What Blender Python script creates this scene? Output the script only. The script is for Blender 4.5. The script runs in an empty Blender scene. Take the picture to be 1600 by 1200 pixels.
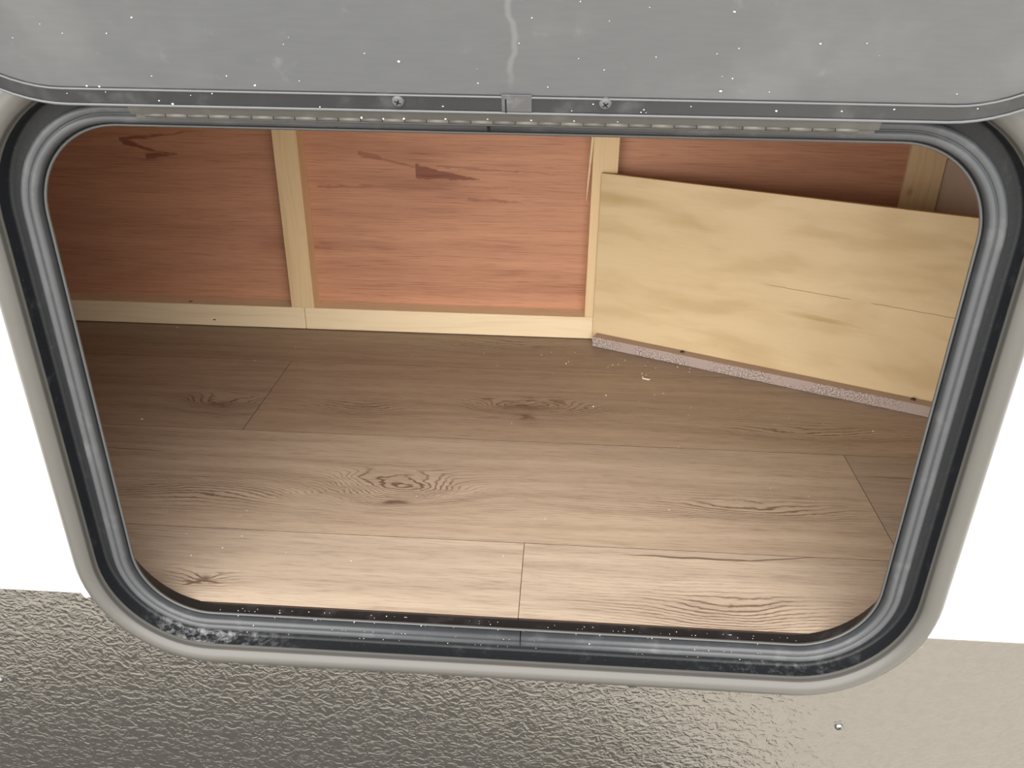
import bpy, bmesh, math, random
from mathutils import Vector, Matrix

# ------------------------------------------------------------------ scale
S = 0.74          # metres per opening width
Z0 = 0.75         # height of the opening's lower lip above the ground
RAD = math.radians
scene = bpy.context.scene
C = scene.collection


def P(x, y, z):
    """opening units (x right, y into the wall, z up from lower lip) -> metres"""
    return Vector((x * S, y * S, z * S + Z0))


# ------------------------------------------------------------------ camera
F_PX, PITCH, YAW, ROLL = 1287.26, RAD(26.75), RAD(-3.42), RAD(0.67)
CAM = (0.06763, -0.86412, 0.81564)
fw = Vector((math.sin(YAW) * math.cos(PITCH), math.cos(YAW) * math.cos(PITCH), -math.sin(PITCH)))
rt = fw.cross(Vector((0, 0, 1))).normalized()
up = rt.cross(fw)
r2 = math.cos(ROLL) * rt + math.sin(ROLL) * up
u2 = -math.sin(ROLL) * rt + math.cos(ROLL) * up
cam_data = bpy.data.cameras.new('camera')
cam_data.sensor_width = 36.0
cam_data.lens = F_PX / 1600 * 36.0
cam_data.clip_start = 0.02
cam = bpy.data.objects.new('camera', cam_data)
C.objects.link(cam)
m = Matrix((r2, u2, -fw)).transposed().to_4x4()
m.translation = P(*CAM)
cam.matrix_world = m
scene.camera = cam


def ray_hit(px, py, axis, val):
    """pixel of the photograph -> point (opening units) on the plane axis=val"""
    d = fw + (px - 800) / F_PX * r2 + (600 - py) / F_PX * u2
    c = Vector(CAM)
    return c + d * ((val - c[axis]) / d[axis])


# ------------------------------------------------------------------ world, sun, exposure
world = bpy.data.worlds.new('overcast_sky')
scene.world = world
world.use_nodes = True
bg = world.node_tree.nodes['Background']
bg.inputs[0].default_value = (0.93, 0.965, 1.0, 1)
bg.inputs[1].default_value = 1.0
sun_d = bpy.data.lights.new('hazy_sun', 'SUN')
sun_d.energy = 5.0
sun_d.angle = RAD(95)
sun_d.color = (1.0, 0.95, 0.88)
sun = bpy.data.objects.new('hazy_sun', sun_d)
C.objects.link(sun)
SUN_EL, SUN_AZ = RAD(38), RAD(10)      # azimuth: from the left of straight out
sdir = Vector((math.sin(SUN_AZ) * math.cos(SUN_EL), math.cos(SUN_AZ) * math.cos(SUN_EL), -math.sin(SUN_EL)))
sun.rotation_euler = sdir.to_track_quat('-Z', 'Y').to_euler()
vs = scene.view_settings
vs.view_transform = 'Standard'
vs.look = 'None'
vs.gamma = 1.0
vs.use_curve_mapping = False
vs.exposure = 0.75


# ------------------------------------------------------------------ node expression helper
class V:
    def __init__(s, nt, sock): s.nt, s.s = nt, sock
    def _m(s, op, o=None, o2=None):
        n = s.nt.nodes.new('ShaderNodeMath'); n.operation = op
        for i, a in enumerate((s, o, o2)):
            if a is None: continue
            if isinstance(a, V): s.nt.links.new(a.s, n.inputs[i])
            else: n.inputs[i].default_value = a
        return V(s.nt, n.outputs[0])
    def __add__(s, o): return s._m('ADD', o)
    __radd__ = __add__
    def __sub__(s, o): return s._m('SUBTRACT', o)
    def __rsub__(s, o): return (s * -1.0) + o
    def __mul__(s, o): return s._m('MULTIPLY', o)
    __rmul__ = __mul__
    def __truediv__(s, o): return s._m('DIVIDE', o)
    def pow(s, o): return s._m('POWER', o)
    def abs(s): return s._m('ABSOLUTE')
    def sin(s): return s._m('SINE')
    def exp(s): return s._m('EXPONENT')
    def max(s, o): return s._m('MAXIMUM', o)
    def min(s, o): return s._m('MINIMUM', o)
    def sstep(s, a, b, lo=0.0, hi=1.0):
        n = s.nt.nodes.new('ShaderNodeMapRange'); n.interpolation_type = 'SMOOTHSTEP'
        s.nt.links.new(s.s, n.inputs[0])
        for i, v in enumerate((a, b, lo, hi)): n.inputs[i + 1].default_value = v
        return V(s.nt, n.outputs[0])


class Mat:
    def __init__(s, name, rough=0.5, spec=0.5, metal=0.0):
        s.m = bpy.data.materials.new(name); s.m.use_nodes = True
        s.nt = s.m.node_tree
        s.b = s.nt.nodes['Principled BSDF']
        s.b.inputs['Roughness'].default_value = rough
        s.b.inputs['Specular IOR Level'].default_value = spec
        s.b.inputs['Metallic'].default_value = metal
        co = s.nt.nodes.new('ShaderNodeTexCoord')
        sp = s.nt.nodes.new('ShaderNodeSeparateXYZ')
        s.nt.links.new(co.outputs['Object'], sp.inputs[0])
        s.x, s.y, s.z = (V(s.nt, o) for o in sp.outputs)
    def vec(s, a, b, c):
        n = s.nt.nodes.new('ShaderNodeCombineXYZ')
        for i, q in enumerate((a, b, c)):
            if isinstance(q, V): s.nt.links.new(q.s, n.inputs[i])
            else: n.inputs[i].default_value = q
        return n.outputs[0]
    def noise(s, vec, scale=1.0, detail=3.0, rough=0.5, dist=0.0):
        n = s.nt.nodes.new('ShaderNodeTexNoise')
        s.nt.links.new(vec, n.inputs['Vector'])
        n.inputs['Scale'].default_value = scale; n.inputs['Detail'].default_value = detail
        n.inputs['Roughness'].default_value = rough; n.inputs['Distortion'].default_value = dist
        return V(s.nt, n.outputs[0])
    def mix(s, fac, a, b):
        n = s.nt.nodes.new('ShaderNodeMix'); n.data_type = 'RGBA'
        if isinstance(fac, V): s.nt.links.new(fac.s, n.inputs[0])
        else: n.inputs[0].default_value = fac
        for i, q in ((6, a), (7, b)):
            if isinstance(q, (tuple, list)): n.inputs[i].default_value = (*q[:3], 1)
            else: s.nt.links.new(q, n.inputs[i])
        return n.outputs[2]
    def color(s, c):
        if isinstance(c, (tuple, list)): s.b.inputs['Base Color'].default_value = (*c[:3], 1)
        else: s.nt.links.new(c, s.b.inputs['Base Color'])
    def rough(s, v): s.nt.links.new(v.s, s.b.inputs['Roughness'])
    def bump(s, h, strength=0.3, dist=0.001):
        n = s.nt.nodes.new('ShaderNodeBump')
        n.inputs['Strength'].default_value = strength; n.inputs['Distance'].default_value = dist
        s.nt.links.new(h.s, n.inputs['Height']); s.nt.links.new(n.outputs[0], s.b.inputs['Normal'])


# ------------------------------------------------------------------ materials
def ell(M, x, y, x0, y0, ax, ay):
    return (((x - x0) / ax).pow(2.0) + ((y - y0) / ay).pow(2.0))


def sq(v):
    return v * v


def oak(name, seed, knots=(), cracks=(), base=(0.40, 0.285, 0.195), dark=(0.17, 0.105, 0.068), lift=0.0):
    """printed oak plank; knots: (x,y,ax,ay,amp,darkness), cracks: (x0,x1,y,width,slope), metres"""
    M = Mat(name, rough=0.42, spec=0.4)
    x, y = M.x, M.y
    h = y + (M.noise(M.vec(x * 1.6, y * 5.0, seed), 1.0, 2.0) - 0.5) * 0.045
    kd = None; kn_ = None
    xw = x + (M.noise(M.vec(x * 11, y * 26, seed + 0.4), 1.0, 3.0) - 0.5) * 0.075
    yw = y + (M.noise(M.vec(x * 13, y * 30, seed + 6.4), 1.0, 3.0) - 0.5) * 0.022
    for (kx, ky, ax, ay, amp, dk) in knots:
        e = sq((xw - kx) * (1 / ax)) + sq((yw - ky) * (1 / ay))
        g = (e * -1.0).exp()
        h = h + g * amp
        near = (e * -0.55).exp(); kn_ = near if kn_ is None else kn_.max(near)
        core = (e * -6.0 + (M.noise(M.vec(x * 60, y * 160, seed), 1.0, 3.0) - 0.5) * 2.2).exp().min(1.0) * dk
        kd = core if kd is None else kd.max(core)
    wob = M.noise(M.vec(x * 9, y * 60, seed + 3.1), 1.0, 3.0)
    jag = M.noise(M.vec(x * 120, y * 200, seed + 2.2), 1.0, 2.0)
    ring = ((h * 1250.0) + wob * 5.0 + jag * 3.0).sin() * 0.5 + 0.5
    ring = ring.pow(4.0) * M.noise(M.vec(x * 30, y * 150, seed + 4.4), 1.0, 3.0).sstep(0.08, 0.50)
    amt = M.noise(M.vec(x * 2.2, y * 12, seed + 7.7), 1.0, 2.0).sstep(0.42, 0.85) * 0.55
    if kn_ is not None: amt = amt.max(kn_)
    fine = M.noise(M.vec(x * 28, y * 620, seed + 1.3), 1.0, 3.0, 0.65).sstep(0.45, 0.75)
    broad = M.noise(M.vec(x * 2.5, h * 55, seed + 5.0), 1.0, 3.0).sstep(0.3, 0.75)
    if kn_ is not None: kr = ring * kn_ * 0.50
    mask = M.noise(M.vec(x * 14, y * 90, seed + 9.0), 1.0, 2.0)
    f = ring * amt * (mask * 0.7 + 0.3) * 0.85 + fine * 0.40 + broad * 0.30
    if kn_ is not None: f = f + kr
    for (x0, x1, yc, w, sl) in cracks:
        cx = (x0 + x1) / 2; L = (x1 - x0) / 2
        t = 1.0 - sq((x - cx) * (1 / L))
        wv = (M.noise(M.vec(x * 22, 0.0, seed), 1.0, 2.0) - 0.5) * (5 * w)
        dd = (y - yc - (x - cx) * sl + wv).abs()
        line = (t.max(0.0) * w - dd).sstep(-0.0004, 0.0006)
        kd = line * 0.9 if kd is None else kd.max(line * 0.9)
    if kd is not None:
        f = f.max(kd) + kd * 0.25
    f = (f - lift).max(0.0).min(1.15)
    M.color(M.mix(f.min(1.0), base, dark))
    M.bump(fine * -0.6 + ring * amt * -0.3, 0.12, 0.0004)
    M.rough(fine * 0.12 + 0.38)
    return M.m


def luan():
    M = Mat('luan_plywood', rough=0.55, spec=0.3)
    x, z = M.x, M.z
    h = z + (M.noise(M.vec(x * 1.8, 0.0, z * 5.0), 1.0, 2.0) - 0.5) * 0.05
    fine = M.noise(M.vec(x * 9, 3.0, z * 430), 1.0, 3.0, 0.65).sstep(0.42, 0.78)
    pores = M.noise(M.vec(x * 17, 9.0, z * 780), 1.0, 2.0).sstep(0.55, 0.72)
    broad = M.noise(M.vec(x * 2.2, 1.0, h * 38), 1.0, 3.0).sstep(0.3, 0.72)
    band = M.noise(M.vec(x * 3.0, 5.0, h * 16), 1.0, 2.0).sstep(0.55, 0.75)
    f = fine * 0.36 + broad * 0.26 + pores * 0.34 + band * 0.28
    # dark heartwood wedges in the veneer
    for (x0, zc, L, w, sl, a) in WEDGES:
        t = (x - x0) * (1 / L)
        ins = t.sstep(0.0, 0.02) * t.sstep(0.98, 1.0, 1.0, 0.0)
        dd = (z - zc - (x - x0) * sl + (M.noise(M.vec(x * 26, 2.0, z * 160), 1.0, 4.0, 0.65) - 0.5) * 0.016).abs()
        inside = ((1.0 - t) * w - dd).sstep(-0.0022, 0.0014) * ins
        f = f.max(inside * (fine * 0.25 + a))
    M.color(M.mix(f.min(1.0), (0.585, 0.300, 0.182), (0.175, 0.052, 0.031)))
    M.bump(fine * -0.5 - pores, 0.15, 0.0004)
    return M.m


def pine(name, ax='x', base=(0.74, 0.555, 0.325), dark=(0.52, 0.33, 0.15), knots=(), rough=0.6):
    M = Mat(name, rough=rough, spec=0.3)
    u, v, w = {'x': (M.x, M.z, M.y), 'z': (M.z, M.x, M.y)}[ax]
    h = v + (M.noise(M.vec(u * 2.5, v * 10, w * 10), 1.0, 2.0) - 0.5) * 0.05
    g = M.noise(M.vec(u * 4, h * 140, w * 30), 1.0, 3.0).sstep(0.42, 0.8)
    fine = M.noise(M.vec(u * 25, v * 700, w * 700), 1.0, 2.0).sstep(0.5, 0.8)
    f = g * 0.42 + fine * 0.18
    for (ku, kv, a, b, s_) in knots:
        e = sq((u - ku) * (1 / a)) + sq((v - kv) * (1 / b))
        f = f + (e * -1.0).exp() * s_
    M.color(M.mix(f.min(1.0), base, dark))
    M.bump(fine + g, 0.12, 0.0004)
    return M.m


def plywood():
    M = Mat('pine_plywood', rough=0.5, spec=0.35)
    u, v = M.x, M.z                  # board's own axes, metres from its lower left corner
    h = v + (M.noise(M.vec(u * 3, 0.0, v * 7), 1.0, 3.0) - 0.5) * 0.09
    blot = M.noise(M.vec(u * 5.5, 4.0, h * 22), 1.0, 3.0).sstep(0.42, 0.66)
    broad = M.noise(M.vec(u * 2.0, 7.0, v * 5.5), 1.0, 2.0).sstep(0.4, 0.65)
    tick = M.noise(M.vec(u * 26, 2.0, v * 480), 1.0, 2.0).sstep(0.62, 0.76)
    fine = M.noise(M.vec(u * 16, 2.5, v * 300), 1.0, 2.0)
    f = blot * 0.40 + broad * 0.22 + tick * 0.26 + fine * 0.14
    # resin streak and the darker band under the top edge
    e = sq((u - 0.375) * (1 / 0.062)) + sq((v - 0.118 - (u - 0.375) * -0.03) * (1 / 0.0062))
    st = (e * -1.0 + (M.noise(M.vec(u * 45, 1.0, v * 420), 1.0, 2.0) - 0.5) * 1.4).exp().min(1.0)
    f = f.max(st * 0.95)
    bandm = (sq((v - 0.262 + (u - 0.05) * 0.10) * (1 / 0.009)) * -1.0 + sq(u * 7.0) * -1.0).exp()
    f = f + bandm * 0.38
    wig = (M.noise(M.vec(u * 30, 8.0, 0.0), 1.0, 2.0) - 0.5) * 0.004
    ck = ((v - 0.158 + (u - 0.4) * 0.015 + wig).abs() * -1.0).sstep(-0.0008, -0.0002) * (u.sstep(0.26, 0.30))
    ck = ck * M.noise(M.vec(u * 18, 1.0, 0.0), 1.0, 1.0).sstep(0.36, 0.5)
    col = M.mix(f.min(1.0), (0.70, 0.548, 0.335), (0.46, 0.320, 0.150))
    col = M.mix(ck * 0.7, col, (0.12, 0.06, 0.025))
    M.color(col)
    M.bump(tick * -1.0 + fine * 0.3, 0.12, 0.0004)
    return M.m


def speckled():
    M = Mat('speckled_vinyl_edge', rough=0.6, spec=0.3)
    n = M.noise(M.vec(M.x, M.y, M.z), 420.0, 2.0, 0.7)
    sp = n.sstep(0.46, 0.54)
    where = M.noise(M.vec(M.x * 14, 2.0, M.z * 20), 1.0, 2.0).sstep(0.36, 0.5) * M.x.sstep(0.62, 0.42)
    where = where.max(M.x.sstep(0.055, 0.03))
    where = where * (1.0 - M.x.sstep(0.05, 0.06) * M.x.sstep(0.085, 0.075))
    colr = M.mix(sp * 1.0, (0.56, 0.475, 0.43), (0.16, 0.115, 0.105))
    M.color(M.mix(where * 0.75, (0.40, 0.315, 0.285), colr))
    return M.m


def paint(name, col, rough, spec=0.5, dust=0.0, metal=0.0, dcol=(0.6, 0.6, 0.6)):
    M = Mat(name, rough=rough, spec=spec, metal=metal)
    n = M.noise(M.vec(M.x, M.y, M.z), 35.0, 4.0, 0.6)
    if dust:
        d = n.sstep(0.5, 0.85)
        sp = M.noise(M.vec(M.x, M.y, M.z), 900.0, 1.0).sstep(0.74, 0.80)
        M.color(M.mix((d * dust + sp * dust * 1.2).min(1.0), col, dcol))
    else:
        M.color(M.mix(n, tuple(c * 0.94 for c in col), tuple(min(1, c * 1.06) for c in col)))
    M.rough(n * 0.12 + (rough - 0.05))
    return M.m


def door_panel_mat():
    M = Mat('scuffed_grey_panel', rough=0.5, spec=0.4)
    x, z = M.x, M.z
    big = M.noise(M.vec(x, M.y, z), 9.0, 4.0, 0.6).sstep(0.48, 0.75)
    scuff = M.noise(M.vec(x, M.y, z), 38.0, 5.0, 0.65).sstep(0.60, 0.82)
    fine = M.noise(M.vec(x * 40, M.y, z * 260), 1.0, 2.0)
    spot = (((sq((x - 0.398) * 55.0) + sq((z - 0.108) * 45.0)) * -1.0)
            + (M.noise(M.vec(x, M.y, z), 70.0, 3.0) - 0.5) * 2.6).exp().min(1.0)
    line = (((x - 0.008 - (M.noise(M.vec(0.0, 0.0, z), 16.0, 3.0) - 0.5) * 0.045 - z * 0.1).abs() * -1.0)
            .sstep(-0.0030, -0.0006)) * z.sstep(0.02, 0.05) * z.sstep(0.20, 0.13)
    f = big * 0.12 + scuff * 0.30 + fine * 0.10 + spot * 0.35 + line * 0.2
    M.color(M.mix(f.min(1.0), (0.082, 0.086, 0.091), (0.26, 0.265, 0.27)))
    M.bump(fine, 0.06, 0.0004)
    return M.m


def textured_wall_mat():
    M = Mat('pebbled_grey_plastic', rough=0.18, spec=0.55, metal=0.88)
    v = M.vec(M.x * 0.72, M.y, M.z)
    n1 = M.noise(v, 130.0, 2.0, 0.5, 1.2)
    n2 = M.noise(v, 330.0, 2.0, 0.5, 0.6)
    hgt = n1.sstep(0.30, 0.70) * 1.0 + n2 * 0.30
    M.color(M.mix(n1.sstep(0.3, 0.7), (0.222, 0.212, 0.196), (0.238, 0.227, 0.210)))
    M.bump(hgt, 0.36, 0.0013)
    return M.m


def channel_mat():
    M = Mat('dusty_black_paint', rough=0.45, spec=0.25)
    p = M.vec(M.x, M.y, M.z)
    d = M.noise(p, 45.0, 4.0, 0.65).sstep(0.55, 0.85)
    sp = M.noise(p, 1000.0, 1.0).sstep(0.73, 0.79)
    # dried sealant smear in the lower left corner of the gutter
    a = ray_hit(318, 985, 1, 0.0); ax, az = a.x * S, a.z * S
    e = sq((M.x - ax) * 16.0) + sq((M.z - az) * 60.0)
    sm = ((e * -1.0).exp() * M.noise(M.vec(M.x, M.y, M.z), 110.0, 4.0, 0.75).sstep(0.42, 0.72))
    a2 = ray_hit(1225, 1040, 1, 0.0)
    e2 = sq((M.x - a2.x * S) * 14.0) + sq((M.z - a2.z * S) * 60.0)
    sm = sm.max((e2 * -1.0).exp() * M.noise(p, 120.0, 4.0, 0.75).sstep(0.48, 0.75) * 0.25)
    M.color(M.mix((d * 0.05 + sp * 0.2 + sm * 0.40).min(1.0), (0.011, 0.012, 0.014), (0.62, 0.63, 0.64)))
    return M.m


a_ = ray_hit(648, 268, 1, 1.062); b_ = ray_hit(235, 231, 1, 1.062)
WEDGES = [
    (a_.x * S, a_.z * S + Z0, 0.115, 0.013, -0.10, 0.80),
    (a_.x * S - 0.10, a_.z * S + Z0 + 0.030, 0.16, 0.0045, -0.22, 0.55),
    (a_.x * S + 0.035, a_.z * S + Z0 + 0.010, 0.26, 0.0026, -0.045, 0.5),
    (a_.x * S - 0.18, a_.z * S + Z0 - 0.030, 0.40, 0.0030, 0.02, 0.5),
    (a_.x * S + 0.09, a_.z * S + Z0 - 0.045, 0.10, 0.0040, -0.06, 0.55),
    (b_.x * S - 0.05, b_.z * S + Z0 + 0.010, 0.09, 0.005, -0.25, 0.75),
    (b_.x * S - 0.055, b_.z * S + Z0 + 0.014, 0.14, 0.004, 0.11, 0.70),
    (b_.x * S - 0.012, b_.z * S + Z0 - 0.014, 0.06, 0.006, 0.06, 0.75),
]
MT = {}
MT['luan'] = luan()
MT['pine_x'] = pine('pine_plate', 'x', base=(0.83, 0.675, 0.455), dark=(0.64, 0.46, 0.26))
k3 = ray_hit(1421, 300, 1, 1.050)
MT['pine_z'] = pine('pine_stud', 'z', knots=((k3.z * S + Z0, k3.x * S, 0.007, 0.0055, 0.9),))
MT['ply'] = plywood()
MT['ply_edge'] = pine('plywood_edge', 'x', base=(0.50, 0.34, 0.17), dark=(0.28, 0.17, 0.07))
MT['speckle'] = speckled()
MT['strip_top'] = paint('taupe_strip', (0.40, 0.295, 0.225), 0.55, 0.3)
MT['flange'] = paint('grey_frame_paint', (0.072, 0.069, 0.063), 0.36, 0.5)
MT['channel'] = channel_mat()
MT['rubber'] = paint('grey_rubber', (0.042, 0.045, 0.050), 0.42, 0.5, dust=0.08)
MT['lip'] = paint('lip_rubber', (0.06, 0.06, 0.06), 0.35, 0.5)
MT['jamb'] = paint('black_jamb', (0.012, 0.011, 0.011), 0.45, 0.3, dust=0.05)
MT['door_panel'] = door_panel_mat()
MT['rim'] = paint('charcoal_rim_paint', (0.025, 0.026, 0.029), 0.34, 0.5, dust=0.08)
MT['bead'] = paint('pale_rim_bead', (0.085, 0.087, 0.092), 0.35, 0.6)
MT['hinge'] = paint('taupe_hinge_paint', (0.052, 0.049, 0.044), 0.45, 0.5, dust=0.06)
MT['hinge_b'] = paint('worn_hinge_paint', (0.078, 0.074, 0.064), 0.45, 0.5, dust=0.06)
MT['steel'] = paint('zinc_screw', (0.26, 0.26, 0.27), 0.3, 0.5, metal=1.0)
MT['screw_grey'] = paint('dusty_grey_screw', (0.08, 0.08, 0.083), 0.4, 0.5, dust=0.35)
MT['brass'] = paint('dark_bronze_screw', (0.10, 0.06, 0.03), 0.35, 0.5, metal=0.7)
MT['slot'] = paint('screw_recess', (0.01, 0.01, 0.01), 0.6, 0.2)
MT['tape'] = paint('grey_foil_tape', (0.075, 0.075, 0.080), 0.6, 0.4, dust=0.45)
MT['white'] = paint('white_gelcoat', (0.84, 0.84, 0.83), 0.3, 0.5)
MT['textured'] = textured_wall_mat()
MT['caulk'] = paint('white_caulk', (0.80, 0.80, 0.79), 0.5, 0.3)
MT['side_wall'] = paint('beige_side_wall', (0.62, 0.52, 0.43), 0.6, 0.3)
MT['raw'] = paint('raw_wood_board', (0.42, 0.28, 0.17), 0.7, 0.3)
MT['dust'] = paint('pale_sawdust', (0.86, 0.80, 0.70), 0.8, 0.2)
MT['lint'] = paint('white_dust', (0.85, 0.85, 0.85), 0.8, 0.2)
MT['reflection_dark'] = paint('added_dark_ground', (0.028, 0.027, 0.025), 0.8, 0.3)  # for the added ground patch that darkens the wall's reflection
MT['ground'] = paint('pale_concrete', (0.60, 0.565, 0.51), 0.85, 0.3)
MT['nail'] = paint('dark_nail', (0.04, 0.025, 0.018), 0.5, 0.4)


# ------------------------------------------------------------------ mesh helpers
def link(name, bm, mat, parent=None, smooth=False):
    me = bpy.data.meshes.new(name)
    bm.normal_update(); bm.to_mesh(me); bm.free()
    for mt in (mat if isinstance(mat, (list, tuple)) else [mat]): me.materials.append(mt)
    if smooth:
        for p in me.polygons: p.use_smooth = True
    o = bpy.data.objects.new(name, me)
    C.objects.link(o)
    if parent is not None: o.parent = parent
    return o


def empty(name, loc=(0, 0, 0)):
    o = bpy.data.objects.new(name, None); C.objects.link(o); o.location = loc
    o.empty_display_size = 0.05
    return o


def tag(o, label=None, cat=None, group=None, kind=None):
    for k, v in (('label', label), ('category', cat), ('group', group), ('kind', kind)):
        if v: o[k] = v
    return o


def box_bm(x0, x1, y0, y1, z0, z1, bevel=0.0, seg=1):
    bm = bmesh.new()
    bmesh.ops.create_cube(bm, size=1.0)
    for v in bm.verts:
        v.co = Vector(((x0 + x1) / 2 + v.co.x * (x1 - x0), (y0 + y1) / 2 + v.co.y * (y1 - y0), (z0 + z1) / 2 + v.co.z * (z1 - z0)))
    if bevel:
        bmesh.ops.bevel(bm, geom=bm.edges[:], offset=bevel, segments=seg, affect='EDGES', profile=0.5)
    return bm


def rr_path(hw, z0, z1, R, n=14, extra=()):
    """rounded rectangle as (cx, cz, angle) samples, counter-clockwise from bottom mid; extra: x positions
    on bottom ('b',x) / top ('t',x)"""
    pts = []
    bxs = sorted([x for s_, x in extra if s_ == 'b']); txs = sorted([x for s_, x in extra if s_ == 't'], reverse=True)
    mid = [(x, z0 + R, -90.0) for x in bxs]
    def arc(cx, cz, a0):
        return [(cx, cz, a0 + 90.0 * i / n) for i in range(n + 1)]
    pts += mid
    pts += arc(hw - R, z0 + R, -90)
    pts += arc(hw - R, z1 - R, 0)
    pts += [(x, z1 - R, 90.0) for x in txs]
    pts += arc(-hw + R, z1 - R, 90)
    pts += arc(-hw + R, z0 + R, 180)
    return pts


def sweep(path, profile, R, to3, closed=True, cap=False):
    bm = bmesh.new()
    rings = []
    for (cx, cz, a) in path:
        ca, sa = math.cos(RAD(a)), math.sin(RAD(a))
        rings.append([bm.verts.new(to3(cx + (R + u) * ca, cz + (R + u) * sa, d)) for (u, d) in profile])
    n = len(rings)
    for i in range(n if closed else n - 1):
        A, B = rings[i], rings[(i + 1) % n]
        for j in range(len(profile) - 1):
            bm.faces.new((A[j], A[j + 1], B[j + 1], B[j]))
    if cap and not closed:
        bm.faces.new(rings[0]); bm.faces.new(list(reversed(rings[-1])))
    bmesh.ops.recalc_face_normals(bm, faces=bm.faces[:])
    return bm


def arcprof(c, r, a0, a1, n):
    return [(c[0] + r * math.cos(RAD(a0 + (a1 - a0) * i / n)), c[1] + r * math.sin(RAD(a0 + (a1 - a0) * i / n))) for i in range(n + 1)]


def screw_bm(r, h, recess=True):
    """pan head along -Y, base at y=0, with a cross recess cut as dark faces (material 1)"""
    bm = bmesh.new()
    prof = [(0.0, h), (r * 0.45, h * 0.97), (r * 0.75, h * 0.80), (r * 0.93, h * 0.5), (r, h * 0.15), (r, -h * 0.3)]
    N = 20
    top = bm.verts.new((0, -h, 0))
    prev = None
    for (q, hh) in prof[1:]:
        ring = [bm.verts.new((q * math.cos(2 * math.pi * i / N), -hh, q * math.sin(2 * math.pi * i / N))) for i in range(N)]
        for i in range(N):
            if prev is None: bm.faces.new((top, ring[i], ring[(i + 1) % N]))
            else: bm.faces.new((prev[i], ring[i], ring[(i + 1) % N], prev[(i + 1) % N]))
        prev = ring
    if recess:
        for (a, b) in ((r * 0.5, r * 0.11), (r * 0.11, r * 0.5)):
            f0 = len(bm.faces)
            vs_ = [bm.verts.new((sx * a, -h * 1.03 + (0.0), sz * b)) for sx, sz in ((-1, -1), (1, -1), (1, 1), (-1, 1))]
            f = bm.faces.new(vs_); f.material_index = 1
    bmesh.ops.recalc_face_normals(bm, faces=[f for f in bm.faces if f.material_index == 0])
    return bm


# ------------------------------------------------------------------ key dimensions (opening units)
H = 0.6643
R_LIP = 0.098
WALL_D = 0.020                     # wall skin stands this far in front of the lip
FLOOR_Y0, Y1, Y2, Y3, D = 0.0215, 0.1917, 0.5064, 0.8251, 1.0112
PANEL_Y = 1.062
ZP = 0.0581
XL = -1.75
XR = ray_hit(1484, 240, 1, 1.050).x
CEIL = 0.80


# ------------------------------------------------------------------ ground
bm = bmesh.new()
bmesh.ops.create_grid(bm, x_segments=1, y_segments=1, size=15.0)
g = link('ground', bm, MT['ground'])
g.location = (0, -6, 0)
tag(g, 'pale concrete ground around the trailer', kind='structure')

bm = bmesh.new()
edge = [(-2.2, 1.6), (0.75, 1.6), (0.55, -0.05), (0.38, -0.42), (0.20, -0.60), (-0.02, -0.72), (-0.4, -0.80), (-0.9, -0.80), (-1.4, -0.72), (-2.2, -0.75)]  # added patch, out of view, outlined to darken the grey panel's reflection
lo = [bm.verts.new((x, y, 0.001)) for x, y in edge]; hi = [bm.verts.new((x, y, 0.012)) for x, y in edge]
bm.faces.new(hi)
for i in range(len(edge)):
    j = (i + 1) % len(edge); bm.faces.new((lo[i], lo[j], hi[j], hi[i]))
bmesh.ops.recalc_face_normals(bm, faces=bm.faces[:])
tag(link('reflection_dark_patch', bm, MT['reflection_dark']), 'unseen dark ground patch added to darken the reflection in the grey wall', kind='structure')

# ------------------------------------------------------------------ outer wall with the rounded opening
wall_front = empty('wall_front', (0, -WALL_D * S, Z0))
tag(wall_front, 'white fibreglass trailer wall over a pebbled dark grey lower panel', kind='structure')
sl = ray_hit(65, 921, 1, -WALL_D); sr = ray_hit(1522, 1002, 1, -WALL_D)
SEAM_Z = (sl.z + sr.z) / 2


def wall_ring(y_out, y_in, hole_u, bounds):
    """slab with a rounded hole; bounds in metres (x0,x1,z0,z1); local to wall_front"""
    x0, x1, z0, z1 = bounds
    path = rr_path(0.5, 0.0, H, R_LIP, 10, extra=(('b', 0.0), ('t', 0.0)))
    cx, cz = 0.0, H / 2 * S
    inner = []; outer = []
    for (px, pz, a) in path:
        q = Vector(((px + (R_LIP + hole_u) * math.cos(RAD(a))) * S, (pz + (R_LIP + hole_u) * math.sin(RAD(a))) * S))
        inner.append(q)
        d = q - Vector((cx, cz))
        t = 1e9
        if d.x > 1e-9: t = min(t, (x1 - cx) / d.x)
        if d.x < -1e-9: t = min(t, (x0 - cx) / d.x)
        if d.y > 1e-9: t = min(t, (z1 - cz) / d.y)
        if d.y < -1e-9: t = min(t, (z0 - cz) / d.y)
        outer.append(Vector((cx, cz)) + d * t)
    # true corners of the outer rectangle, inserted by snapping the nearest sample
    for c in ((x0, z0), (x1, z0), (x1, z1), (x0, z1)):
        k = min(range(len(outer)), key=lambda i: (outer[i] - Vector(c)).length)
        outer[k] = Vector(c)
    bm = bmesh.new()
    L = []
    for y in (y_out, y_in):
        L.append(([bm.verts.new((q.x, y, q.y)) for q in inner], [bm.verts.new((q.x, y, q.y)) for q in outer]))
    n = len(inner)
    for i in range(n):
        j = (i + 1) % n
        (a, b), (c, d) = L
        bm.faces.new((a[i], b[i], b[j], a[j])); bm.faces.new((c[j], d[j], d[i], c[i]))
        bm.faces.new((a[j], c[j], c[i], a[i])); bm.faces.new((b[i], d[i], d[j], b[j]))
    bmesh.ops.recalc_face_normals(bm, faces=bm.faces[:])
    return bm


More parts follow.
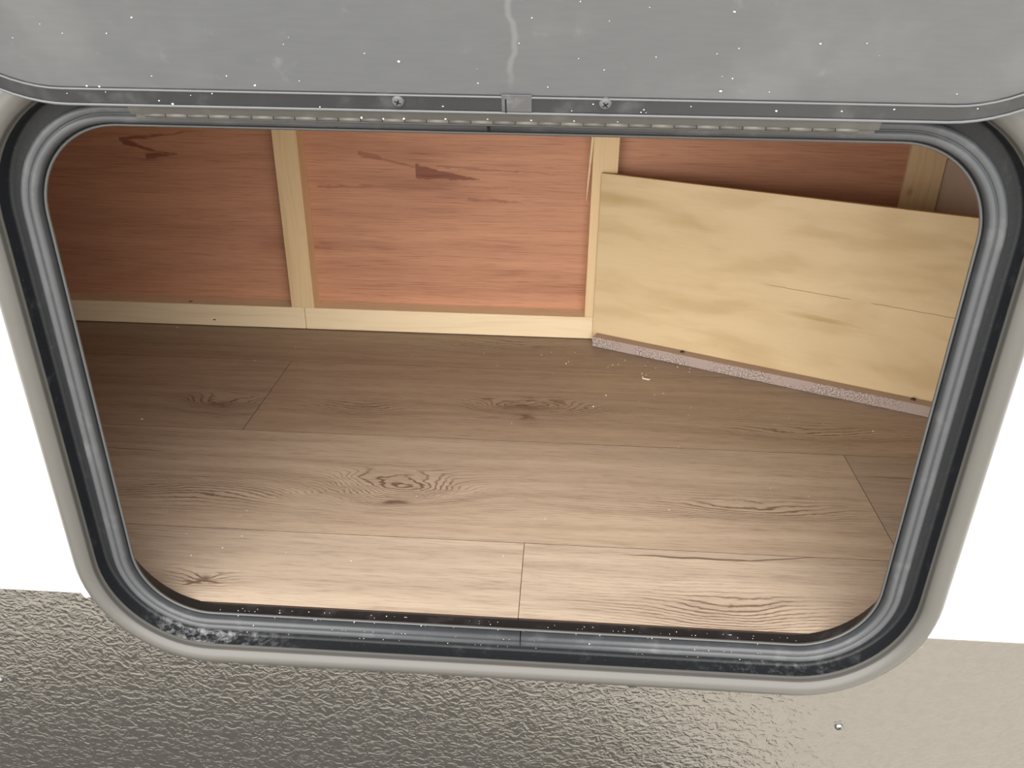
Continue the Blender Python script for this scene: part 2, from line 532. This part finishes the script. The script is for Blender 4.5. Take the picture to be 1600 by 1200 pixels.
BND = (-2.6, 2.6, -0.42, 1.75)
for nm, mat, keep_above in (('white_panel', 'white', True), ('textured_panel', 'textured', False)):
    yo = 0.0 if keep_above else -0.0012
    bm = wall_ring(yo, 0.035, 0.055, BND)
    r = bmesh.ops.bisect_plane(bm, geom=bm.verts[:] + bm.edges[:] + bm.faces[:], plane_co=(0, 0, SEAM_Z * S),
                               plane_no=(0, 0, 1), clear_inner=keep_above, clear_outer=not keep_above)
    edges = [e for e in r['geom_cut'] if isinstance(e, bmesh.types.BMEdge)]
    bmesh.ops.holes_fill(bm, edges=edges)
    o = link(nm, bm, MT[mat], wall_front)
# material coordinates of the pebble texture are local metres, which is fine
for (px, py) in ((1311, 1136), (-1, 1062)):
    q = ray_hit(px, py, 1, -WALL_D - 0.003)
    o = link('screw', screw_bm(0.0042, 0.0032), [MT['steel'], MT['slot']], wall_front, smooth=True)
    o.location = (q.x * S, -0.0012, q.z * S)
    o.rotation_euler = (0, 0.5, 0)
# dab of caulk where seam meets the frame
q = ray_hit(137, 927, 1, -WALL_D - 0.002)
bm = bmesh.new(); bmesh.ops.create_icosphere(bm, subdivisions=3, radius=1.0)
rnd = random.Random(4)
for v in bm.verts:
    f = 1 + 0.25 * math.sin(v.co.x * 5 + 1) * math.cos(v.co.z * 4)
    v.co = Vector((v.co.x * 0.006 * f, v.co.y * 0.0022, v.co.z * 0.0058 * f))
o = link('caulk_dab', bm, MT['caulk'], wall_front, smooth=True); o.location = (q.x * S, -0.0012, q.z * S)

# ------------------------------------------------------------------ compartment shell
t = 0.02


def slab(name, x0, x1, y0, y1, z0, z1, mat, label=None):
    """opening-unit box as a structure"""
    a, b = P(x0, y0, z0), P(x1, y1, z1)
    o = link(name, box_bm(a.x, b.x, a.y, b.y, a.z, b.z), mat)
    return tag(o, label, kind='structure')


slab('ceiling', XL, XR, 0.03, PANEL_Y + 0.02, CEIL, CEIL + t, MT['raw'], 'raw wood underside above the storage bay')
slab('wall_left', XL - t, XL, 0.03, PANEL_Y + 0.02, -0.05, CEIL + t, MT['luan'], 'far left end of the storage bay')
slab('wall_right', XR, XR + t, 0.03, PANEL_Y + 0.02, -0.05, CEIL + t, MT['side_wall'], 'beige end wall beside the corner stud')

# floor: planks
floor = empty('floor', P(-0.4, 0.5, -0.012))
tag(floor, 'oak effect vinyl plank floor of the storage bay', kind='structure')
floor_inv = Matrix.Translation(-floor.location)


def part(name, bm, mat, parent, smooth=False):
    """mesh given in world metres, parented without moving"""
    o = link(name, bm, mat, None, smooth)
    o.parent = parent
    o.matrix_parent_inverse = Matrix.Translation(-parent.location)
    return o


a, b = P(XL, FLOOR_Y0 + 0.004, -0.03), P(XR, PANEL_Y + 0.02, -0.012)
part('subfloor', box_bm(a.x, b.x, a.y, b.y, a.z, b.z), MT['nail'], floor)
XJ0, XJ1, XJ2 = 0.0272, 0.6162, -0.5443


def kn(px, py, ax, ay, amp, dk):
    q = ray_hit(px, py, 2, 0.0)
    return (q.x * S, q.y * S, ax, ay, amp, dk)


def ck(px0, py0, px1, py1, w):
    p0, p1 = ray_hit(px0, py0, 2, 0.0), ray_hit(px1, py1, 2, 0.0)
    return (p0.x * S, p1.x * S, (p0.y + p1.y) / 2 * S, w, (p1.y - p0.y) / (p1.x - p0.x))


planks = [
    (XL, XJ0, FLOOR_Y0, Y1, 1.0, [kn(312, 906, 0.034, 0.013, 0.012, 0.75)], [ck(283, 913, 330, 903, 0.0022), ck(298, 902, 350, 913, 0.0018), ck(284, 905, 318, 911, 0.0016)]),
    (XJ0, XR, FLOOR_Y0, Y1, 4.0, [kn(1130, 960, 0.09, 0.03, 0.02, 0.0)], [ck(960, 866, 1210, 878, 0.0019), ck(1130, 878, 1290, 871, 0.0012)]),
    (XL, XJ1, Y1, Y2, 7.0, [kn(622, 768, 0.080, 0.042, 0.062, 0.0), kn(620, 787, 0.036, 0.012, 0.010, 1.0), kn(1180, 800, 0.10, 0.022, 0.02, 0.0), kn(330, 760, 0.1, 0.03, -0.02, 0.0)],
     [ck(150, 698, 262, 705, 0.0011)]),
    (XJ1, XR, Y1, Y2, 11.0, [], [ck(1335, 744, 1470, 750, 0.0011)]),
    (XL, XJ2, Y2, Y3, 15.0, [kn(356, 632, 0.060, 0.030, 0.036, 0.6)], [ck(290, 577, 452, 580, 0.0009)]),
    (XJ2, XR, Y2, Y3, 19.0, [kn(818, 638, 0.105, 0.030, 0.042, 0.5), kn(820, 634, 0.055, 0.010, 0.010, 1.0), kn(826, 652, 0.022, 0.022, 0.006, 0.7), kn(560, 640, 0.08, 0.03, 0.02, 0.0), kn(1250, 680, 0.11, 0.022, 0.02, 0.0)],
     [ck(740, 634, 960, 641, 0.0007), ck(880, 620, 1130, 634, 0.0006)]),
    (XL, XR, Y3, PANEL_Y, 23.0, [kn(800, 545, 0.12, 0.03, 0.02, 0.0)], []),
]
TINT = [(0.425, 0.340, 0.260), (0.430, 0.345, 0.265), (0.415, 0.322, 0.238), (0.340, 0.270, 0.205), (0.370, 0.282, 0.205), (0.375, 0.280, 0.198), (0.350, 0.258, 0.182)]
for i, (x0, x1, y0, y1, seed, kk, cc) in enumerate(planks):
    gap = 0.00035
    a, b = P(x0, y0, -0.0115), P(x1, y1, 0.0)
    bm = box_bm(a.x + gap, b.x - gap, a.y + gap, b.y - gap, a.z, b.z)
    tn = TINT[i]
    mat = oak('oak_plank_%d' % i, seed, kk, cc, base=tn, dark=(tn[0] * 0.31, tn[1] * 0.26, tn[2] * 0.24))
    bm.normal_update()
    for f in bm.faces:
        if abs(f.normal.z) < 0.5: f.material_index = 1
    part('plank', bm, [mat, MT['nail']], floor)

# ------------------------------------------------------------------ back wall: luan panels, studs, bottom plates
wall_back = empty('wall_back', P(-0.4, PANEL_Y, 0.0))
tag(wall_back, 'back wall of red luan panels framed with pale pine studs', kind='structure')
ST1 = (-0.5955, -0.5385); ST2 = (0.1305, 0.1880); ST3 = (ray_hit(1427, 223, 1, 1.050).x, XR - 0.0025)
m1, m2 = sum(ST1) / 2, sum(ST2) / 2
for (x0, x1) in ((XL, m1), (m1, m2), (m2, XR)):
    a, b = P(x0, PANEL_Y, 0.0), P(x1, PANEL_Y + 0.01, CEIL)
    part('panel', box_bm(a.x + 0.0004, b.x - 0.0004, a.y, b.y, a.z, b.z), MT['luan'], wall_back)
for (x0, x1) in (ST1, ST2, ST3):
    a, b = P(x0, D if x0 < 0.8 else 1.050, ZP if x0 < 0.8 else 0.0), P(x1, PANEL_Y, CEIL)
    part('stud', box_bm(a.x, b.x, a.y, b.y, a.z + 0.0002, b.z, 0.0008), MT['pine_z'], wall_back)
PJ = -0.5640
plates = []
for (x0, x1) in ((XL, PJ), (PJ, ST3[0])):
    a, b = P(x0, D, 0.0), P(x1, PANEL_Y, ZP)
    plates.append(part('bottom_plate', box_bm(a.x + 0.0004, b.x - 0.0004, a.y, b.y, a.z + 0.0015, b.z, 0.0008), MT['pine_x'], wall_back))
# nail hole on top of the plate, nail on its face, splinter on the middle stud
q = ray_hit(298, 471, 2, ZP); q2 = ray_hit(335, 499.5, 1, D)


def blob(name, loc, sx, sy, sz, mat, parent):
    bm = bmesh.new(); bmesh.ops.create_icosphere(bm, subdivisions=2, radius=1.0)
    for v in bm.verts: v.co = Vector((v.co.x * sx, v.co.y * sy, v.co.z * sz)) + loc
    return part(name, bm, mat, parent, True)


blob('nail', P(q.x, q.y, ZP), 0.0042, 0.0026, 0.0006, MT['nail'], wall_back)
blob('nail', P(q2.x, D, q2.z), 0.0028, 0.0006, 0.0013, MT['nail'], wall_back)
bm = bmesh.new()
s0, s1 = ray_hit(928, 214, 1, D - 0.002), ray_hit(916, 314, 1, D - 0.012)
for k in range(7):
    f = k / 6
    c = P(s0.x + (s1.x - s0.x) * f, D - 0.002 - 0.010 * f * f, s0.z + 0.03 + (s1.z - s0.z - 0.03) * f)
    w = 0.0021 * (1 - f) ** 0.6 + 0.0002
    rg = [bm.verts.new(c + Vector((dx * w, dy * w * 0.5, 0))) for dx, dy in ((-1, 0), (0, -1), (1, 0), (0, 1))]
    if k:
        for i in range(4): bm.faces.new((pr[i], pr[(i + 1) % 4], rg[(i + 1) % 4], rg[i]))
    pr = rg
bmesh.ops.recalc_face_normals(bm, faces=bm.faces[:])
part('splinter', bm, MT['pine_x'], wall_back)

# ------------------------------------------------------------------ loose plywood cover board with its edge strip
ba, bb = ray_hit(925, 541, 2, 0.0), ray_hit(1450, 653, 2, 0.0)
ang = math.atan2(bb.y - ba.y, bb.x - ba.x)
board = empty('plywood_cover_board', P(ba.x, ba.y, 0.0))
board.rotation_euler = (0, 0, ang)
tag(board, 'pale pine plywood board set at an angle across the right corner of the bay', 'board')
OFF, BT, BH, BL, SH = 0.029 * S, 0.010 * S, 0.410 * S, 0.800 * S, 0.025 * S
bm = box_bm(-0.013 * S, BL, OFF, OFF + BT, 0.0005, BH, 0.0006)
bm.normal_update()
for f in bm.faces:
    if abs(f.normal.y) < 0.9: f.material_index = 1
o = link('plywood_panel', bm, [MT['ply'], MT['ply_edge']], board)
bm = box_bm(0.0, BL, 0.0, OFF, 0.0003, SH, 0.0008)
bm.normal_update()
for f in bm.faces:
    if f.normal.z > 0.9: f.material_index = 1
strip = link('edge_strip', bm, [MT['speckle'], MT['strip_top']], board)
strip['label'] = 'speckled taupe strip along the foot'
for px, py in ((1066, 549.5), (1427, 623.5)):
    q = ray_hit(px, py, 2, 0.026)
    loc = Matrix.Rotation(-ang, 4, 'Z') @ (P(q.x, q.y, 0.0) - board.location)
    s_ = link('screw', screw_bm(0.0040, 0.0022), [MT['brass'], MT['slot']], strip, True)
    s_.location = (loc.x, min(loc.y, OFF - 0.0042), SH); s_.rotation_euler = (RAD(-90), 0, 0)

# ------------------------------------------------------------------ hatch frame
frame = empty('hatch_frame', (0, 0, Z0))
tag(frame, 'dark grey rounded metal hatch frame with black rubber seal around the opening', 'hatch frame')


def fr(x, z, d): return Vector((x * S, -d * S, z * S))


XB = ray_hit(813, 998, 1, -0.01).x; XT = ray_hit(762, 207, 1, -0.01).x
path = rr_path(0.5, 0.0, H, R_LIP, 18, extra=(('b', 0.0), ('t', 0.0)))
flange = [(0.0430, 0.0150), (0.0434, 0.0180), (0.0445, 0.0195), (0.0440, 0.0203), (0.0452, 0.0218), (0.0448, 0.0226),
          (0.0462, 0.0245), (0.0490, 0.0272), (0.0530, 0.0294), (0.0575, 0.0303), (0.0620, 0.0296), (0.0665, 0.0272),
          (0.0700, 0.0238), (0.0717, 0.0205), (0.0717, 0.0190)]
link('outer_flange', sweep(path, flange, R_LIP, fr), MT['flange'], frame, True)
chan = [(0.0025, -0.003), (0.020, -0.0030), (0.0380, -0.0030), (0.0412, -0.0022), (0.0424, 0.0), (0.0428, 0.008), (0.0430, 0.0152)]
link('gutter', sweep(path, chan, R_LIP, fr), MT['channel'], frame, True)
lip = [(0.0030, -0.0030), (0.0030, -0.0006), (0.0024, 0.0008), (0.0012, 0.0014), (0.0, 0.0008), (-0.0006, -0.0008), (0.0, -0.0024), (0.0012, -0.0035), (0.0030, -0.0030)]
link('lip', sweep(path, lip, R_LIP, fr), MT['lip'], frame, True)
# black liner behind the lip: level with the floor along the bottom, flaring back out of sight up the sides
bm = bmesh.new(); rings = []
for (cx, cz, a) in path:
    w = max(0.0, -math.sin(RAD(a))) ** 0.35
    row = []
    for (u, d) in ((0.0020, -0.0030), (0.0034 * w + 0.012 * (1 - w), -0.0070), (0.0036 * w + 0.034 * (1 - w), -0.0225),
                   (0.0150 * w + 0.040 * (1 - w), -0.0230), (0.0540, -0.0235)):
        row.append(bm.verts.new(fr(cx + (R_LIP + u) * math.cos(RAD(a)), cz + (R_LIP + u) * math.sin(RAD(a)), d)))
    rings.append(row)
for i in range(len(rings)):
    A, B = rings[i], rings[(i + 1) % len(rings)]
    for j in range(4): bm.faces.new((A[j], A[j + 1], B[j + 1], B[j]))
bmesh.ops.recalc_face_normals(bm, faces=bm.faces[:])
link('jamb', bm, MT['jamb'], frame, False)
# bulb seal: two ribs, in two lengths that butt together at top and bottom
bulb = ([(0.0044, -0.0030), (0.0042, 0.0020)] + arcprof((0.0092, 0.0060), 0.0050, 175, 40, 7)
        + [(0.0140, 0.0080)] + arcprof((0.0186, 0.0050), 0.0058, 140, 0, 8) + [(0.0244, 0.0), (0.0236, -0.0030)])
gb = 0.0007
full = rr_path(0.5, 0.0, H, R_LIP, 18, extra=(('b', XB + gb), ('t', XT + 0.003)))
right = full[:full.index((XT + 0.003, H - R_LIP, 90.0)) + 1]
left_full = rr_path(0.5, 0.0, H, R_LIP, 18, extra=(('b', XB - gb), ('t', XT - gb)))
k = left_full.index((XT - gb, H - R_LIP, 90.0))
left = left_full[k:] + [left_full[0]]
for pth in (right, left):
    link('bulb_seal', sweep(pth, bulb, R_LIP, fr, closed=False, cap=True), MT['rubber'], frame, True)

# ------------------------------------------------------------------ hinge and door
AX_D, AX_Z, PHI = 0.042, 0.6828, RAD(28)
door = empty('hatch_door', P(0, -AX_D, AX_Z))
door.rotation_euler = (PHI, 0, 0)
tag(door, 'open grey hatch door raised above the opening with its scuffed inner face showing', 'door')
HWD, RD, V0, HD, TD = 0.556, 0.136, 0.0095, 0.746, 0.012


def dr(x, z, n): return Vector((x * S, -n * S, z * S))


dpath = rr_path(HWD, V0, V0 + HD, RD, 16, extra=(('b', 0.0), ('t', 0.0)))
rim = [(-0.0215, -0.004), (-0.0208, 0.0), (-0.0195, 0.0002), (-0.0040, 0.0002), (0.0, -0.0006), (0.0, -TD), (-0.0215, -TD)]
rim_o = link('rim', sweep(dpath, rim, RD, dr), MT['rim'], door)
for nm, c, r_ in (('outer_bead', (-0.0018, 0.0004), 0.0015), ('inner_bead', (-0.0192, 0.0003), 0.0012)):
    link(nm, sweep(dpath, arcprof(c, r_, 180, 0, 8), RD, dr), MT['bead'], rim_o, True)
# inner skin as a rounded sheet
bm = bmesh.new()
ipath = rr_path(HWD, V0, V0 + HD, RD, 12, extra=(('b', 0.0), ('t', 0.0)))
fr_v, bk_v = [], []
for (cx, cz, a) in ipath:
    q = (cx + (RD - 0.0192) * math.cos(RAD(a)), cz + (RD - 0.0192) * math.sin(RAD(a)))
    fr_v.append(bm.verts.new(dr(q[0], q[1], -0.0010))); bk_v.append(bm.verts.new(dr(q[0], q[1], -TD)))
bm.faces.new(fr_v); bm.faces.new(list(reversed(bk_v)))
for i in range(len(fr_v)):
    j = (i + 1) % len(fr_v); bm.faces.new((fr_v[j], fr_v[i], bk_v[i], bk_v[j]))
bmesh.ops.recalc_face_normals(bm, faces=bm.faces[:])
link('inner_panel', bm, MT['door_panel'], door)


def door_hit(px, py, n=0.0):
    """pixel -> door-plane coordinates (x, v)"""
    d = fw + (px - 800) / F_PX * r2 + (600 - py) / F_PX * u2
    nn = Vector((0, -math.cos(PHI), -math.sin(PHI))); e = Vector((0, -math.sin(PHI), math.cos(PHI)))
    o = Vector((0, -AX_D, AX_Z)) + nn * n; c = Vector(CAM)
    q = c + d * ((o - c).dot(nn) / d.dot(nn)) - o
    return q.x, q.dot(e)


for px, py in ((622, 157), (946, 161)):
    x, v = door_hit(px, py)
    s_ = link('screw', screw_bm(0.0046, 0.0024), [MT['screw_grey'], MT['slot']], rim_o, True)
    s_.location = dr(x, v, 0.0002); s_.rotation_euler = (0, 0.4 if px < 700 else 0.9, 0)
# patch of grey tape over the joint in the rim
x0, v0 = door_hit(784, 165); x1, v1 = door_hit(831, 148)
bm = box_bm(x0 * S, x1 * S, -0.0011, -0.0001, (V0 + 0.004) * S, v1 * S, 0.0002)
link('tape_patch', bm, MT['tape'], rim_o)
xs, vv = door_hit(790, 150)
link('joint', box_bm(xs * S - 0.0005, xs * S + 0.0005, -0.0014, -0.0009, (V0 + 0.003) * S, (V0 + 0.018) * S), MT['slot'], rim_o)

# piano hinge: alternating knuckles, half on the door, half on the frame
leaf_f = link('hinge_leaf', box_bm(-0.362 * S, 0.362 * S, -0.0335 * S, -0.0310 * S, (AX_Z - 0.0052) * S, (H + 0.060) * S, 0.0004), MT['hinge'], frame)
leaf_d = link('hinge_leaf', box_bm(-0.362 * S, 0.362 * S, -0.0006 * S, 0.0012 * S, 0.001 * S, 0.0105 * S, 0.0003), MT['hinge'], door)
PITCHK = 0.0432
xk0, _ = door_hit(598, 186); 
x = xk0 - PITCHK * 8


def knuckle_mesh(name, mat):
    bm = bmesh.new()
    bmesh.ops.create_cone(bm, cap_ends=True, segments=16, radius1=0.0022 * S, radius2=0.0022 * S, depth=(PITCHK / 2 - 0.0008) * S,
                          matrix=Matrix.Rotation(RAD(90), 4, 'Y'))
    me = bpy.data.meshes.new(name); bm.to_mesh(me); bm.free(); me.materials.append(mat)
    for p in me.polygons: p.use_smooth = abs(p.normal.x) < 0.5
    return me


km_f, km_d = knuckle_mesh('knuckle_frame', MT['hinge_b']), knuckle_mesh('knuckle_door', MT['hinge'])
i = 0
while x < 0.384:
    for me, par, loc, off in ((km_f, leaf_f, (0, -AX_D * S, AX_Z * S), 0.25), (km_d, leaf_d, (0, 0, 0), 0.75)):
        xx = x + PITCHK * off
        if -0.350 < xx < 0.350:
            o = bpy.data.objects.new('knuckle', me); C.objects.link(o); o.parent = par
            o.location = (xx * S, loc[1], loc[2])
    x += PITCHK

# ------------------------------------------------------------------ dust and shavings
rnd = random.Random(11)


def chips(pts, name, mat, parent=None, world_pts=True):
    bm = bmesh.new()
    for (c, s_, nrm) in pts:
        q = Vector(nrm).to_track_quat('Z', 'Y')
        vs_ = []
        a0 = rnd.random() * 6.28; el = rnd.uniform(0.5, 1.0)
        for zz in (0.0, s_ * 0.45):
            ring = []
            for k in range(5):
                a = a0 + k * 1.2566
                rr = s_ * rnd.uniform(0.6, 1.1) * (1 if zz == 0 else 0.6)
                ring.append(bm.verts.new(Vector(c) + q @ Vector((rr * math.cos(a), rr * el * math.sin(a), zz))))
            vs_.append(ring)
        for k in range(5):
            bm.faces.new((vs_[0][k], vs_[0][(k + 1) % 5], vs_[1][(k + 1) % 5], vs_[1][k]))
        bm.faces.new(vs_[1])
    return link(name, bm, mat, parent)


pts = []
for (cx, cy, sx, sy, n, s0) in ((970, 560, 70, 22, 30, 0.0012), (800, 540, 260, 20, 24, 0.0009), (250, 520, 110, 10, 12, 0.0010),
                                (700, 700, 450, 110, 26, 0.0006), (1200, 660, 160, 30, 14, 0.0007), (330, 890, 80, 40, 10, 0.0008)):
    for _ in range(n):
        px, py = rnd.gauss(cx, sx), rnd.gauss(cy, sy)
        if not (150 < px < 1400 and 535 < py < 935): continue
        q = ray_hit(px, py, 2, 0.0)
        if q.y > 0.95 or q.y < 0.03 or abs(q.x) > 0.85: continue
        pts.append((P(q.x, q.y, 0.0002), rnd.uniform(0.6, 1.5) * s0, (0, 0, 1)))
dust = chips(pts, 'sawdust', MT['dust'])
tag(dust, 'pale sawdust specks scattered over the plank floor', 'sawdust', kind='stuff')
# larger chips one can pick out
for lab, (px, py), s_ in (('pale wood chip near the left end of the second plank seam', (222, 655), 0.0028),
                          ('pale wood chip on the floor below the right end of the plywood board', (1364, 674), 0.0026),
                          ('pale wood chip on the floor at the foot of the left base plate', (277, 511.5), 0.0026)):
    q = ray_hit(px, py, 2, 0.0)
    o = chips([(Vector((0, 0, 0)), s_, (0, 0, 1))], 'wood_chip', MT['dust'])
    o.location = P(q.x, q.y, 0.0001); o.scale = (1, 0.6, 0.6); o.rotation_euler = (0, 0, 0.3)
    tag(o, lab, 'wood chip', 'wood chips on the floor')
# curled shaving
q0 = ray_hit(1004, 590, 2, 0.0)
crv = [ray_hit(*p, 2, 0.0) for p in ((1004, 589), (1004.5, 592), (1008, 592.5), (1014.5, 594), (1015, 592.5))]
bm = bmesh.new(); pr = None
for c in crv:
    w = P(c.x, c.y, 0.0012)
    rg = [bm.verts.new(w + Vector((dx, dy, dz)) * 0.0007) for dx, dy, dz in ((1, 0.6, -1), (-1, -0.6, -1), (-1, -0.6, 1), (1, 0.6, 1))]
    if pr:
        for k in range(4): bm.faces.new((pr[k], pr[(k + 1) % 4], rg[(k + 1) % 4], rg[k]))
    else: bm.faces.new(rg)
    pr = rg
bm.faces.new(list(reversed(pr)))
bmesh.ops.recalc_face_normals(bm, faces=bm.faces[:])
o = link('wood_shaving', bm, MT['dust'])
tag(o, 'thin curled wood shaving on the floor in front of the plywood board', 'wood shaving')

# dust on the lower frame and on the door rim
pts = []
for _ in range(150):
    x = rnd.uniform(-0.40, 0.43)
    u, d, nrm = rnd.choice(((0.002, 0.0014, (0, -0.3, 1)), (0.0034, -0.015, (0, 0, 1)), (0.0034, -0.010, (0, 0, 1)),
                            (0.0092, 0.0110, (0, -1, 0.2)), (0.030, -0.0030, (0, -1, 0)), (0.036, -0.003, (0, -1, 0))))
    pts.append((fr(x, -u, d), rnd.uniform(0.5, 1.2) * 0.0006, nrm))
tag(chips(pts, 'dust', MT['lint'], frame), kind='stuff')
pts = []
for _ in range(16):
    pts.append((dr(rnd.uniform(-0.45, 0.45), V0 + rnd.uniform(0.004, 0.018), 0.0004), rnd.uniform(0.5, 1.1) * 0.0007, (0, -1, 0)))
for _ in range(40):
    pts.append((dr(rnd.uniform(-0.5, 0.5), V0 + 0.024 + rnd.random() * 0.12, -0.0008), rnd.uniform(0.4, 1.0) * 0.0006, (0, -1, 0)))
for px, py in ((623, 97), (205, 28), (135, 135), (155, 136), (398, 134), (270, 162), (1126, 142), (1148, 19), (1282, 69), (1213, 173)):
    x, v = door_hit(px, py)
    pts.append((dr(x, v, 0.0004 if py > 138 else -0.0008), 0.0010, (0, -1, 0)))
tag(chips(pts, 'dust', MT['lint'], door), kind='stuff')
pts = []
for px, py in ((599, 186), (631, 186), (696, 186), (830, 188), (897, 189), (965, 190), (670, 178), (718, 178), (706, 181), (757, 177), (762, 186), (565, 184), (1033, 190)):
    q = ray_hit(px, py, 1, -AX_D - 0.0023)
    pts.append((fr(q.x, q.z, AX_D + 0.0020), 0.0009, (0, -1, 0)))
tag(chips(pts, 'hinge_dust', MT['lint'], frame), kind='stuff')
